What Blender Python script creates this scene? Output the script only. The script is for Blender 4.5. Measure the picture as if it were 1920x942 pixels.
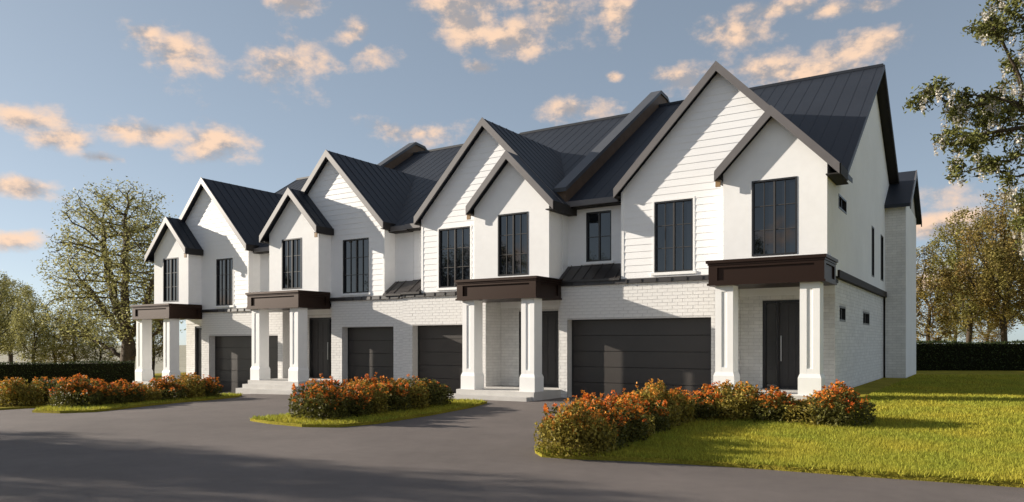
import bpy, bmesh, math, random
import numpy as np
from mathutils import Vector, Matrix

# ------------------------------------------------------------------ camera, sky, sun
for o in list(bpy.data.objects):
    bpy.data.objects.remove(o)
scn = bpy.context.scene
COL = scn.collection
F = 1394.274                      # focal length in photograph pixels (1920 wide)
TH = math.radians(32.842)         # yaw of the view
CAMX, CAMY, CAMZ = 10.969, -20.125, 1.710
cam_d = bpy.data.cameras.new('camera')
cam_d.sensor_width = 36.0
cam_d.lens = F / 1920 * 36.0
cam_d.shift_y = (642 - 471) / 1920
cam_d.clip_start = 0.1
cam_d.clip_end = 5000
cam = bpy.data.objects.new('camera', cam_d)
COL.objects.link(cam)
cam.location = (CAMX, CAMY, CAMZ)
cam.rotation_euler = (math.pi / 2, 0, TH)
scn.camera = cam

SUN_EL = math.radians(17.5)
SUN_AZ = math.radians(73.4)       # measured from the facade normal, to the left
to_sun = Vector((-math.sin(SUN_AZ) * math.cos(SUN_EL), -math.cos(SUN_AZ) * math.cos(SUN_EL), math.sin(SUN_EL)))
sun_d = bpy.data.lights.new('sun', 'SUN')
sun_d.energy = 4.1
sun_d.angle = math.radians(0.5)
sun_d.color = (1.0, 0.90, 0.77)
sun = bpy.data.objects.new('sun', sun_d)
COL.objects.link(sun)
sun.rotation_euler = to_sun.to_track_quat('Z', 'Y').to_euler()

scn.view_settings.view_transform = 'Standard'
scn.view_settings.look = 'None'
scn.view_settings.gamma = 1
scn.view_settings.use_curve_mapping = False
scn.view_settings.exposure = 1.1

def at(px, py, t):
    """a point t metres in front of the camera that the photograph shows at this pixel"""
    u = (px - 960) / F
    return Vector((CAMX + t * (-math.sin(TH) + u * math.cos(TH)),
                   CAMY + t * (math.cos(TH) + u * math.sin(TH)),
                   CAMZ + t * (642 - py) / F))

def build_world():
    w = bpy.data.worlds.new('World')
    scn.world = w
    w.use_nodes = True
    nt = w.node_tree
    N, L = nt.nodes, nt.links
    N.clear()
    def math_(op, a, b=None, c=None, tree=nt, clamp=False):
        n = tree.nodes.new('ShaderNodeMath'); n.operation = op; n.use_clamp = clamp
        for i, v in enumerate((a, b, c)):
            if v is None: continue
            if isinstance(v, (int, float)): n.inputs[i].default_value = v
            else: tree.links.new(v, n.inputs[i])
        return n.outputs[0]
    def smooth(v, a, b, tree=nt):
        n = tree.nodes.new('ShaderNodeMapRange'); n.interpolation_type = 'SMOOTHSTEP'
        tree.links.new(v, n.inputs[0]); n.inputs[1].default_value = a; n.inputs[2].default_value = b
        return n.outputs[0]
    # clouds: centre and half size (degrees of bearing and elevation), read off the photograph
    px_blobs = [(322, 96, 62, 44), (285, 62, 40, 26), (545, 118, 62, 48), (665, 66, 40, 24), (700, 95, 34, 26), (560, 6, 45, 20),
                (35, 222, 85, 30), (100, 262, 55, 24), (190, 296, 40, 9), (290, 250, 80, 20), (405, 262, 58, 40), (225, 243, 36, 10),
                (35, 352, 62, 18), (20, 452, 50, 22), (905, 128, 34, 12), (880, 45, 60, 34), (970, 70, 60, 40), (1050, 35, 70, 42), (900, 8, 90, 22),
                (790, 250, 80, 22), (1075, 205, 58, 22), (1150, 145, 16, 9), (1290, 155, 58, 28), (1440, 140, 70, 36), (1530, 140, 80, 18),
                (1390, 60, 70, 30), (1470, 16, 90, 16), (1620, 85, 80, 26), (1560, 20, 60, 14), (1770, 360, 80, 30), (1790, 420, 90, 26),
                (1760, 520, 80, 30), (1640, 10, 50, 16), (1155, 20, 34, 40)]
    blobs = []
    for px, py, rx, ry in px_blobs:
        v = at(px, py, 1.0) - Vector((CAMX, CAMY, CAMZ))
        a = math.atan2(v.x, v.y); hyp = math.hypot(v.x, v.y); e = math.atan2(v.z, hyp)
        u = (px - 960) / F
        blobs.append((a, e, rx / F / (1 + u * u) * 1.05, ry / F / math.sqrt(1 + u * u) * 1.05))
    tc = N.new('ShaderNodeTexCoord')
    sp = N.new('ShaderNodeSeparateXYZ'); L.new(tc.outputs['Generated'], sp.inputs[0])
    az = math_('ARCTAN2', sp.outputs['X'], sp.outputs['Y'])
    el = math_('ARCSINE', sp.outputs['Z'])
    cv = N.new('ShaderNodeCombineXYZ'); L.new(az, cv.inputs[0]); L.new(el, cv.inputs[1])
    acc = None
    for a, e, ra, re in blobs:
        m = N.new('ShaderNodeVectorMath'); m.operation = 'MULTIPLY_ADD'
        L.new(cv.outputs[0], m.inputs[0]); m.inputs[1].default_value = (1 / ra, 1 / re, 0); m.inputs[2].default_value = (-a / ra, -e / re, 0)
        ln = N.new('ShaderNodeVectorMath'); ln.operation = 'LENGTH'
        L.new(m.outputs[0], ln.inputs[0])
        acc = ln.outputs['Value'] if acc is None else math_('SMOOTH_MIN', acc, ln.outputs['Value'], 0.25)
    # the same sort of sky all the way round: beyond the clouds listed above a broad noise says where clouds are
    big = N.new('ShaderNodeTexNoise'); big.inputs['Scale'].default_value = 4.2; big.inputs['Detail'].default_value = 1
    bm_ = N.new('ShaderNodeVectorMath'); bm_.operation = 'MULTIPLY'; bm_.inputs[1].default_value = (1, 2.1, 1)
    L.new(cv.outputs[0], bm_.inputs[0]); L.new(bm_.outputs[0], big.inputs['Vector'])
    field_in = math_('SUBTRACT', 1.0, acc)
    field_out = math_('MULTIPLY', math_('SUBTRACT', big.outputs['Fac'], 0.60), 9.0)
    azd = math_('ABSOLUTE', math_('SUBTRACT', az, -0.53))
    field_out = math_('SUBTRACT', field_out, math_('MULTIPLY', math_('SUBTRACT', 1.0, smooth(azd, 0.66, 0.74)), math_('MULTIPLY', math_('SUBTRACT', 1.0, smooth(el, 0.50, 0.56)), 9.0)))
    acc = math_('MAXIMUM', math_('MAXIMUM', field_in, field_out), -1.6)
    def puff(off):
        mp = N.new('ShaderNodeVectorMath'); mp.operation = 'MULTIPLY_ADD'; mp.inputs[1].default_value = (1, 1.5, 1); mp.inputs[2].default_value = off
        nz = N.new('ShaderNodeTexNoise'); nz.inputs['Scale'].default_value = 13
        nz.inputs['Detail'].default_value = 6; nz.inputs['Roughness'].default_value = 0.6
        L.new(cv.outputs[0], mp.inputs[0]); L.new(mp.outputs[0], nz.inputs['Vector'])
        return nz.outputs['Fac']
    p1, p2 = puff((3, 7, 0)), puff((3 - 0.016, 7 + 0.014, 0))
    field = math_('ADD', acc, math_('MULTIPLY', math_('SUBTRACT', p1, 0.5), 4.4))
    dens = smooth(field, -0.3, 1.0)
    thin = smooth(field, -0.1, 1.5)
    lit = smooth(math_('ADD', math_('MULTIPLY', math_('SUBTRACT', p1, p2), 6.5), math_('MULTIPLY', thin, -0.35)), -0.8, 0.4)
    sky = N.new('ShaderNodeTexSky'); sky.sky_type = 'NISHITA'; sky.sun_disc = False
    sky.sun_elevation = SUN_EL; sky.sun_rotation = math.atan2(to_sun.x, to_sun.y)
    sky.air_density = 0.5; sky.dust_density = 0.4; sky.ozone_density = 1.0; sky.altitude = 100
    cm = N.new('ShaderNodeMix'); cm.data_type = 'RGBA'
    cm.inputs['A'].default_value = (1.5, 1.42, 1.45, 1); cm.inputs['B'].default_value = (3.9, 2.75, 1.95, 1)
    L.new(lit, cm.inputs['Factor'])
    hs = N.new('ShaderNodeHueSaturation'); hs.inputs['Saturation'].default_value = 0.76; hs.inputs['Value'].default_value = 1.0
    L.new(sky.outputs[0], hs.inputs['Color'])
    mx = N.new('ShaderNodeMix'); mx.data_type = 'RGBA'
    L.new(math_('MULTIPLY', dens, 0.93), mx.inputs['Factor'])
    gm = N.new('ShaderNodeGamma'); gm.inputs['Gamma'].default_value = 0.55; L.new(hs.outputs[0], gm.inputs['Color'])
    wb = N.new('ShaderNodeVectorMath'); wb.operation = 'MULTIPLY'; wb.inputs[1].default_value = (0.93, 1.01, 1.035)
    L.new(gm.outputs[0], wb.inputs[0]); L.new(wb.outputs[0], mx.inputs['A']); L.new(cm.outputs['Result'], mx.inputs['B'])
    bg = N.new('ShaderNodeBackground'); bg.inputs['Strength'].default_value = 0.124
    L.new(mx.outputs['Result'], bg.inputs['Color'])
    out = N.new('ShaderNodeOutputWorld'); L.new(bg.outputs[0], out.inputs['Surface'])
    w.cycles.sampling_method = 'MANUAL'; w.cycles.sample_map_resolution = 256
build_world()

# ------------------------------------------------------------------ helpers
def material(name, color, rough=0.6, spec=0.5, noise=None, bump=None, metallic=0.0, island=None, translucent=0.0, mottled=None, tint=None):
    """noise=(scale, amount), bump=(scale, strength, distance), island=(darkest, lightest), mottled=(scale, other colour)"""
    m = bpy.data.materials.new(name); m.use_nodes = True
    nt = m.node_tree; N, L = nt.nodes, nt.links
    b = N['Principled BSDF']
    b.inputs['Base Color'].default_value = (*color, 1); b.inputs['Roughness'].default_value = rough
    b.inputs['Specular IOR Level'].default_value = spec; b.inputs['Metallic'].default_value = metallic
    if tint: b.inputs['Specular Tint'].default_value = (*tint, 1)
    tc = N.new('ShaderNodeTexCoord')
    cur = None
    def src():
        if cur is not None: return cur
        r = N.new('ShaderNodeRGB'); r.outputs[0].default_value = (*color, 1); return r.outputs[0]
    if mottled:
        n = N.new('ShaderNodeTexNoise'); n.inputs['Scale'].default_value = mottled[0]; n.inputs['Detail'].default_value = 5
        L.new(tc.outputs['Object'], n.inputs['Vector'])
        r = N.new('ShaderNodeMapRange'); r.inputs[1].default_value = 0.35; r.inputs[2].default_value = 0.65
        L.new(n.outputs['Fac'], r.inputs[0])
        x = N.new('ShaderNodeMix'); x.data_type = 'RGBA'; L.new(r.outputs[0], x.inputs['Factor'])
        L.new(src(), x.inputs['A']); x.inputs['B'].default_value = (*mottled[1], 1); cur = x.outputs['Result']
    for ns in (noise if isinstance(noise, list) else [noise] if noise else []):
        n = N.new('ShaderNodeTexNoise'); n.inputs['Scale'].default_value = ns[0]; n.inputs['Detail'].default_value = 6
        L.new(tc.outputs['Object'], n.inputs['Vector'])
        r = N.new('ShaderNodeMapRange'); r.inputs[1].default_value = 0.25; r.inputs[2].default_value = 0.75
        r.inputs[3].default_value = 1 - ns[1]; r.inputs[4].default_value = 1 + ns[1]
        L.new(n.outputs['Fac'], r.inputs[0])
        x = N.new('ShaderNodeVectorMath'); x.operation = 'SCALE'; L.new(src(), x.inputs[0]); L.new(r.outputs[0], x.inputs['Scale']); cur = x.outputs[0]
    if island:
        g = N.new('ShaderNodeNewGeometry')
        r = N.new('ShaderNodeMapRange'); r.inputs[3].default_value = island[0]; r.inputs[4].default_value = island[1]
        L.new(g.outputs['Random Per Island'], r.inputs[0])
        x = N.new('ShaderNodeVectorMath'); x.operation = 'SCALE'; L.new(src(), x.inputs[0]); L.new(r.outputs[0], x.inputs['Scale']); cur = x.outputs[0]
    if cur is not None: L.new(cur, b.inputs['Base Color'])
    if bump:
        n = N.new('ShaderNodeTexNoise'); n.inputs['Scale'].default_value = bump[0]; n.inputs['Detail'].default_value = 6
        L.new(tc.outputs['Object'], n.inputs['Vector'])
        p = N.new('ShaderNodeBump'); p.inputs['Strength'].default_value = bump[1]; p.inputs['Distance'].default_value = bump[2]
        L.new(n.outputs['Fac'], p.inputs['Height']); L.new(p.outputs[0], b.inputs['Normal'])
    if translucent:
        t = N.new('ShaderNodeBsdfTranslucent')
        if cur is not None: L.new(cur, t.inputs['Color'])
        else: t.inputs['Color'].default_value = (*color, 1)
        s = N.new('ShaderNodeMixShader'); s.inputs[0].default_value = translucent
        L.new(b.outputs[0], s.inputs[1]); L.new(t.outputs[0], s.inputs[2])
        L.new(s.outputs[0], N['Material Output'].inputs['Surface'])
    return m

M = {
 'stucco': material('white_stucco', (0.87, 0.87, 0.865), 0.85, 0.2, noise=[(0.6, 0.05), (5, 0.025)], bump=(160, 0.25, 0.004)),
 'siding': material('white_lap_siding', (0.86, 0.86, 0.86), 0.55, 0.3, noise=[(1.2, 0.03), (30, 0.02)]),
 'trim': material('white_painted_trim', (0.87, 0.87, 0.86), 0.5, 0.35, noise=(3, 0.03)),
 'brick': material('painted_cream_brick', (0.78, 0.77, 0.75), 0.8, 0.25, noise=[(5, 0.09), (60, 0.06)], bump=(70, 0.3, 0.004), island=(0.95, 1.04)),
 'mortar': material('pale_mortar', (0.60, 0.59, 0.575), 0.95, 0.1, noise=(20, 0.1)),
 'roof': material('dark_metal_roofing', (0.022, 0.0265, 0.036), 0.5, 0.28, noise=[(0.5, 0.14), (6, 0.08)]),
 'barge': material('grey_painted_bargeboard', (0.14, 0.128, 0.126), 0.42, 0.6, noise=(4, 0.08)),
 'brown': material('dark_brown_painted_fascia', (0.0105, 0.0052, 0.0036), 0.42, 0.42, noise=(3, 0.1), tint=(1.0, 0.68, 0.55)),
 'flash': material('brown_metal_flashing', (0.032, 0.027, 0.025), 0.38, 0.6, noise=(3, 0.1)),
 'belt': material('dark_brown_belt_board', (0.018, 0.0105, 0.008), 0.65, 0.25, noise=(3, 0.1)),
 'clad': material('brown_wall_cladding', (0.13, 0.085, 0.055), 0.6, 0.3, noise=(4, 0.15)),
 'cap': material('grey_metal_coping', (0.075, 0.08, 0.09), 0.5, 0.5, noise=(2, 0.1)),
 'tan': material('sunlit_timber_eave_end', (0.30, 0.19, 0.09), 0.6, 0.3, noise=(12, 0.2)),  # tan tone paints in the sunlight caught on the eave timber
 'soffit': material('dark_soffit', (0.03, 0.028, 0.027), 0.7, 0.2),
 'frame': material('black_window_frame', (0.018, 0.018, 0.02), 0.35, 0.5),
 'mullion': material('bronze_window_bar', (0.06, 0.055, 0.052), 0.35, 0.5),
 'glass': material('dark_window_glass', (0.008, 0.010, 0.014), 0.02, 1.0),
 'garage': material('charcoal_garage_panel', (0.053, 0.047, 0.043), 0.36, 0.5, noise=(2, 0.08), bump=(220, 0.15, 0.002)),
 'door': material('charcoal_front_door', (0.036, 0.033, 0.034), 0.4, 0.5, noise=(5, 0.08)),
 'steel': material('brushed_steel_handle', (0.5, 0.5, 0.5), 0.3, 0.5, metallic=1.0),
 'concrete': material('pale_concrete', (0.56, 0.545, 0.52), 0.85, 0.2, noise=[(2.5, 0.08), (40, 0.06)], bump=(90, 0.3, 0.004)),
 'asphalt': material('warm_grey_asphalt', (0.148, 0.127, 0.117), 0.82, 0.3, noise=[(0.16, 0.2), (1.1, 0.1), (4.5, 0.07), (130, 0.3)], bump=(170, 0.6, 0.01)),
 'lawn': material('lawn_soil_and_thatch', (0.32, 0.285, 0.04), 0.95, 0.05, noise=[(1.1, 0.2), (34, 0.4)], bump=(60, 1.0, 0.05), mottled=(2.2, (0.35, 0.29, 0.04))),
 'grass': material('grass_blades', (0.35, 0.375, 0.05), 0.7, 0.15, island=(0.5, 1.4), translucent=0.3, mottled=(0.9, (0.47, 0.42, 0.055))),
 'ground': material('pale_haze_ground', (0.36, 0.34, 0.26), 0.95, 0.1, noise=[(0.3, 0.2), (8, 0.25)]),  # pale tone stands in for haze and bright sky gaps along the horizon
 'bark': material('grey_brown_bark', (0.075, 0.058, 0.043), 0.9, 0.1, noise=(14, 0.35), bump=(30, 0.6, 0.03)),
 'leaf_olive': material('olive_spring_leaves', (0.32, 0.305, 0.12), 0.6, 0.2, island=(0.5, 1.5), translucent=0.35),
 'leaf_green': material('mid_green_leaves', (0.13, 0.135, 0.034), 0.6, 0.25, island=(0.45, 1.6), translucent=0.3),
 'leaf_autumn': material('autumn_leaves', (0.25, 0.20, 0.055), 0.6, 0.2, island=(0.5, 1.5), translucent=0.35, mottled=(0.55, (0.19, 0.20, 0.055))),
 'leaf_rust': material('rust_leaves', (0.25, 0.165, 0.05), 0.6, 0.2, island=(0.5, 1.5), translucent=0.35, mottled=(0.7, (0.22, 0.19, 0.05))),
 'blossom': material('greyish_white_blossom', (0.66, 0.62, 0.55), 0.8, 0.1, island=(0.6, 1.3), translucent=0.3),
 'hedge': material('dark_hedge_leaves', (0.035, 0.048, 0.014), 0.55, 0.2, island=(0.5, 1.7), translucent=0.2),
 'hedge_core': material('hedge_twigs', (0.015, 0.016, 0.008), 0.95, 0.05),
 'shrub': material('shrub_leaves', (0.115, 0.11, 0.026), 0.6, 0.2, island=(0.45, 1.6), translucent=0.3),
 'shrub_y': material('yellow_green_shrub_leaves', (0.26, 0.21, 0.04), 0.6, 0.2, island=(0.45, 1.6), translucent=0.3),
 'petal': material('orange_petals', (0.70, 0.15, 0.03), 0.6, 0.2, island=(0.45, 1.5), translucent=0.3, mottled=(6.0, (0.68, 0.30, 0.04))),
 'petal_y': material('amber_petals', (0.66, 0.30, 0.05), 0.6, 0.2, island=(0.5, 1.4), translucent=0.3),
}

def new_obj(name, me, parent=None, loc=(0, 0, 0), mat=None):
    if mat is not None and not me.materials: me.materials.append(mat)
    o = bpy.data.objects.new(name, me); COL.objects.link(o)
    o.location = loc
    if parent is not None: o.parent = parent
    return o
def tag(o, label=None, cat=None, group=None, kind=None):
    if label: o['label'] = label
    if cat: o['category'] = cat
    if group: o['group'] = group
    if kind: o['kind'] = kind
    return o
def empty(name, loc):
    o = bpy.data.objects.new(name, None); COL.objects.link(o); o.location = loc; o.empty_display_size = 0.3
    return o
class MB:
    """collects boxes and prisms in world coordinates; build() makes one mesh relative to a base point"""
    def __init__(s): s.v = []; s.f = []
    def add(s, vs, fs):
        n = len(s.v); s.v += [tuple(p) for p in vs]; s.f += [tuple(i + n for i in f) for f in fs]; return s
    def box(s, x0, x1, y0, y1, z0, z1):
        x0, x1 = min(x0, x1), max(x0, x1); y0, y1 = min(y0, y1), max(y0, y1); z0, z1 = min(z0, z1), max(z0, z1)
        return s.add([(x0,y0,z0),(x1,y0,z0),(x1,y1,z0),(x0,y1,z0),(x0,y0,z1),(x1,y0,z1),(x1,y1,z1),(x0,y1,z1)],
                     [(0,3,2,1),(4,5,6,7),(0,1,5,4),(1,2,6,5),(2,3,7,6),(3,0,4,7)])
    def loft(s, A, B):
        """prism between two polygons with the same vertex count"""
        n = len(A)
        return s.add(list(A) + list(B), [tuple(range(n))[::-1], tuple(range(n, 2 * n))] + [(i, (i + 1) % n, n + (i + 1) % n, n + i) for i in range(n)])
    def build(s, name, mat, parent=None, base=(0, 0, 0), loc=(0, 0, 0), smooth=False, flip=True):
        me = bpy.data.meshes.new(name)
        bx, by, bz = base
        me.from_pydata([(a - bx, b - by, c - bz) for a, b, c in s.v], [], s.f)
        if flip:
            bm = bmesh.new(); bm.from_mesh(me); bmesh.ops.recalc_face_normals(bm, faces=bm.faces); bm.to_mesh(me); bm.free()
        if smooth: me.polygons.foreach_set('use_smooth', [True] * len(me.polygons))
        me.materials.append(mat)
        return new_obj(name, me, parent, loc)

def clip(poly, axis, lim, keep_less):
    out = []
    for i in range(len(poly)):
        a, b = poly[i], poly[(i + 1) % len(poly)]
        ia = (a[axis] <= lim) == keep_less or abs(a[axis] - lim) < 1e-9
        ib = (b[axis] <= lim) == keep_less or abs(b[axis] - lim) < 1e-9
        if ia: out.append(a)
        if ia != ib and abs(a[axis] - b[axis]) > 1e-9:
            t = (lim - a[axis]) / (b[axis] - a[axis]); out.append((a[0] + t * (b[0] - a[0]), a[1] + t * (b[1] - a[1])))
    clean = []
    for p in out:
        if not clean or max(abs(p[0] - clean[-1][0]), abs(p[1] - clean[-1][1])) > 1e-5: clean.append(p)
    if len(clean) > 1 and max(abs(clean[0][0] - clean[-1][0]), abs(clean[0][1] - clean[-1][1])) < 1e-5: clean.pop()
    return clean if len(clean) > 2 else []
def pieces(poly, holes):
    """a convex polygon minus axis-aligned holes (a0,a1,b0,b1), as convex pieces"""
    br = sorted({min(p[0] for p in poly), max(p[0] for p in poly)} | {h[0] for h in holes} | {h[1] for h in holes})
    res = []
    for a, b in zip(br, br[1:]):
        st = clip(clip(poly, 0, b, True), 0, a, False)
        if not st: continue
        hs = [h for h in holes if h[0] < (a + b) / 2 < h[1]]
        if not hs: res.append(st); continue
        lo = st
        for h in sorted(hs, key=lambda q: q[2]):
            q = clip(lo, 1, h[2], True)
            if q: res.append(q)
            lo = clip(lo, 1, h[3], False)
            if not lo: break
        if lo: res.append(lo)
    return res

# ------------------------------------------------------------------ ground
def base_z(x):
    xs = [-400, -60, -40, -26, -18, -12, -6, 0, 400]; zs = [-1.9, -1.5, -1.2, -0.85, -0.5, -0.2, -0.05, 0, 0]
    return float(np.interp(x, xs, zs))
def sstep(a, b, v):
    t = min(1, max(0, (v - a) / (b - a))); return t * t * (3 - 2 * t)
def lawn_z(x, y):
    return base_z(x) + 0.06 + 0.32 * sstep(-8.5, 0.5, y) * sstep(4.0, 8.0, x)
def sheet(name, outline, zf, step, mat, skirt=0.0):
    bm = bmesh.new()
    vs = [bm.verts.new((x, y, 0)) for x, y in outline]
    bm.faces.new(vs)
    xs = [p[0] for p in outline]; ys = [p[1] for p in outline]
    for ax, lo, hi in ((0, min(xs), max(xs)), (1, min(ys), max(ys))):
        v = lo + step
        while v < hi - 1e-6:
            co = [0, 0, 0]; no = [0, 0, 0]; co[ax] = v; no[ax] = 1
            bmesh.ops.bisect_plane(bm, geom=bm.verts[:] + bm.edges[:] + bm.faces[:], plane_co=co, plane_no=no)
            v += step
    bmesh.ops.triangulate(bm, faces=[f for f in bm.faces if len(f.verts) > 4])
    for v in bm.verts: v.co.z = zf(v.co.x, v.co.y)
    if skirt:
        be = [e for e in bm.edges if e.is_boundary]
        r = bmesh.ops.extrude_edge_only(bm, edges=be)
        for g in r['geom']:
            if isinstance(g, bmesh.types.BMVert): g.co.z -= skirt
    bmesh.ops.recalc_face_normals(bm, faces=bm.faces)
    if sum(f.normal.z for f in bm.faces) < 0: bmesh.ops.reverse_faces(bm, faces=bm.faces)
    me = bpy.data.meshes.new(name); bm.to_mesh(me); bm.free(); me.materials.append(mat)
    return new_obj(name, me)

g = sheet('ground', [(-900, -500), (500, -500), (500, 1200), (-900, 1200)], lambda x, y: base_z(x) - 0.25, 50, M['ground']); tag(g, kind='structure')
RL = [(5.05, -10.3), (5.35, -10.6), (5.9, -10.5), (6.6, -10.25), (7.53, -10.02), (8.5, -9.88), (9.48, -9.78), (11.3, -9.53), (14, -9.2), (24, -8.6), (60, -8.0), (60, 70), (-30, 70), (-60, 60), (-60, 16.2), (4.9, 16.2), (4.9, -1.6), (4.95, -6.0)]
CI = [(-2.75, -9.5), (-1.9, -9.72), (-0.75, -9.8), (-0.05, -9.5), (0.18, -8.6), (-0.02, -6.6), (-0.45, -4.4), (-0.95, -2.95), (-1.5, -2.75), (-2.4, -3.1), (-2.6, -5.2), (-2.62, -7.6)]
dr = sheet('driveway', [(-70, -34), (70, -34), (70, 0.62), (-70, 0.62)], lambda x, y: base_z(x), 2.0, M['asphalt']); tag(dr, kind='structure')
LI = [(-10.5, -10.42), (-9.3, -10.3), (-8.75, -9.75), (-9.0, -8.9), (-9.6, -7.6), (-10.05, -6.2), (-10.15, -5.1), (-10.6, -3.95), (-11.2, -3.3), (-12.2, -3.1), (-11.95, -5.0), (-11.95, -7.5), (-11.8, -9.4)]
FL = [(-45, -10.5), (-16, -10.6), (-13.2, -10.3), (-12.9, -9.4), (-13.6, -7.0), (-15.5, -5.2), (-18.2, -4.2), (-20.2, -3.4), (-21.2, -1.6), (-21.2, 0.4), (-21.2, 16.2), (-60, 16.2), (-60, -10.5)]
lz = {}
for nm, ol, st, sk in (('lawn', RL, 1.5, 0.2), ('middle_island_lawn', CI, 0.6, 0.07), ('far_island_lawn', LI, 0.6, 0.07), ('far_lawn', FL, 1.5, 0.1)):
    o = sheet(nm, ol, lawn_z, st, M['lawn'], sk); tag(o, kind='structure')

# ------------------------------------------------------------------ townhouses
BX, BH, BJ = 0.29, 0.088, 0.010          # brick length, height, joint
SL = 1.03                                # slope of the gables
MS = 0.658                               # slope of the main roof
RIDGE_Y = 7.9
brick_mesh = {}

def townhouse(label, xo, s, kind, dz, floor, gz, seed):
    """xo: outer edge, s=+1 porch on the right / -1 porch on the left, dz: level, floor: porch floor, gz: drive level"""
    rnd = random.Random(seed)
    X = lambda u: xo - s * u
    A = kind == 'A'
    W, bayW, g0, g1, total = (5.76, 2.56, 3.09, 7.58, 7.86) if A else (5.5, 2.78, 3.35, 5.93, 6.37)
    ydoor = 0.32
    zb = gz - 0.3                                # foundations go below the ground
    z = lambda v: v + dz
    L0 = (xo - s * total / 2, 6.0, gz)
    house = empty('townhouse', L0)
    tag(house, label, 'townhouse', 'townhouses in the white terrace')
    def part(name, mb, mat, parent=house, **k):
        return mb.build(name, mat, parent, L0, **k)
    def P(u, y, zz): return (X(u), y, zz)
    def ubox(mb, u0, u1, y0, y1, z0, z1): return mb.box(X(u0), X(u1), y0, y1, z0, z1)

    def bricks(wall, axis, fixed, out, a0, a1, z0, z1, holes, budget):
        """brick faces on a plane; axis 'y': plane y=fixed with u along; axis 'u': plane u=fixed with y along. out: outward sign"""
        stuff = MB(); row = 0; zz = z0; made = 0
        while zz < z1 - 0.02:
            zt = min(zz + BH, z1)
            off = -(BX + BJ) * (0.5 if row % 2 else 0.0) - 0.001
            a = a0 + off
            while a < a1 - 0.01:
                lo, hi = max(a, a0), min(a + BX, a1)
                segs = [(lo, hi)]
                for h in holes:
                    if h[3] > zz + 0.012 and h[2] < zt - 0.012:
                        ns = []
                        for q, r in segs:
                            if r <= h[0] or q >= h[1]: ns.append((q, r)); continue
                            if q < h[0]: ns.append((q, h[0]))
                            if r > h[1]: ns.append((h[1], r))
                        segs = ns
                for q, r in segs:
                    if r - q < 0.02: continue
                    pr = 0.008 + rnd.uniform(-0.0025, 0.0025)
                    if axis == 'y':
                        if made < budget and r - q > BX - 0.003 and zt - zz > BH - 0.001:
                            me = brick_mesh.get('m')
                            if me is None:
                                t = MB().box(-BX / 2, BX / 2, -0.009, 0.02, -BH / 2, BH / 2)
                                me = bpy.data.meshes.new('brick'); me.from_pydata(t.v, [], t.f); me.materials.append(M['brick']); brick_mesh['m'] = me
                            new_obj('brick', me, wall, (X((q + r) / 2) - L0[0], fixed + rnd.uniform(-0.002, 0.002) - L0[1], (zz + zt) / 2 - L0[2])); made += 1
                        else: ubox(stuff, q, r, fixed - pr, fixed + 0.02, zz, zt)
                    else:
                        stuff.box(X(fixed) + s * out * pr, X(fixed) - s * out * 0.02, q, r, zz, zt)
                a += BX + BJ
            zz += BH + BJ; row += 1
        if stuff.v:
            o = part('cut_bricks' if axis == 'y' and made else 'small_bricks', stuff, M['brick'], wall); tag(o, kind='stuff')

    # --- ground floor masonry
    band0, band1 = z(3.43), z(3.57)
    gtop = z(2.40) if A else z(2.43)
    mb = MB()
    for u0, u1, z0, z1 in ((bayW, g0, zb, band0), (g1, total - 0.002, zb, band0), (g0, g1, gtop, band0)): ubox(mb, u0, u1, 0.0, 0.34, z0, z1)
    fw = part('brick_front_wall', mb, M['mortar'])
    bricks(fw, 'y', 0.0, 1, bayW, total, gz + 0.004, band0 - 0.002, [(g0, g1, -9, gtop)], 300)
    yb = 0.9
    mb = MB(); ubox(mb, bayW, bayW + 0.25, 0.342, yb + 0.25, zb, band0 - 0.002)
    pw = part('porch_side_wall', mb, M['mortar'])
    bricks(pw, 'u', bayW, 1, 0.012, yb - 0.012, floor + 0.003, band0 - 0.25, [], 0)
    iu = 0.08                                           # brick side stands in from the stucco above
    d0, d1, dtop = (0.74, 1.94, z(2.86)) if A else (0.55, 2.05, z(2.86))
    mb = MB()
    for pc in pieces([(iu, zb), (bayW - 0.002, zb), (bayW - 0.002, band0 - 0.002), (iu, band0 - 0.002)], [(d0, d1, floor, dtop)]):
        mb.loft([P(a, yb, b) for a, b in pc], [P(a, yb + 0.25, b) for a, b in pc])
    bw = part('porch_back_wall', mb, M['mortar'])
    bricks(bw, 'y', yb, 1, iu, bayW - 0.014, floor + 0.003, z(2.98), [(d0, d1, 0, dtop)], 0)
    mb = MB(); ubox(mb, iu - 0.004, bayW - 0.004, yb - 0.03, yb + 0.1, z(2.985), band0 - 0.004)
    part('cream_lintel', mb, M['stucco'])
    # side wall of brick
    depth = 15.5
    sidewin = [(1.55, 2.55, 2.28, 2.70), (5.9, 7.4, 2.28, 2.70)] if (A and s > 0) else []
    mb = MB()
    for pc in pieces([(yb + 0.252, zb), (depth, zb), (depth, band0), (yb + 0.252, band0)], [(a, b, z(c), z(d)) for a, b, c, d in sidewin]):
        mb.loft([P(iu, a, b) for a, b in pc], [P(iu + 0.25, a, b) for a, b in pc])
    sw = part('brick_side_wall', mb, M['mortar'])
    if A and s > 0:
        bricks(sw, 'u', iu, 1, yb - 0.008, 11.2, gz + 0.02, band0 - 0.002, [(a, b, z(c), z(d)) for a, b, c, d in sidewin], 0)
    mb = MB(); ubox(mb, iu + 0.252, total - 0.002, depth - 0.25, depth, zb, z(6.05))
    part('rear_wall', mb, M['stucco'])

    # --- belt of brown metal flashing
    mb = MB()
    for u0, u1 in ((bayW - 0.02, total - 0.002),):
        mb.loft([P(u0, -0.085, band0), P(u0, -0.075, band1 - 0.03), P(u0, 0.012, band1 + 0.015), P(u0, 0.012, band0)],
                [P(u1, -0.085, band0), P(u1, -0.075, band1 - 0.03), P(u1, 0.012, band1 + 0.015), P(u1, 0.012, band0)])
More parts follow.
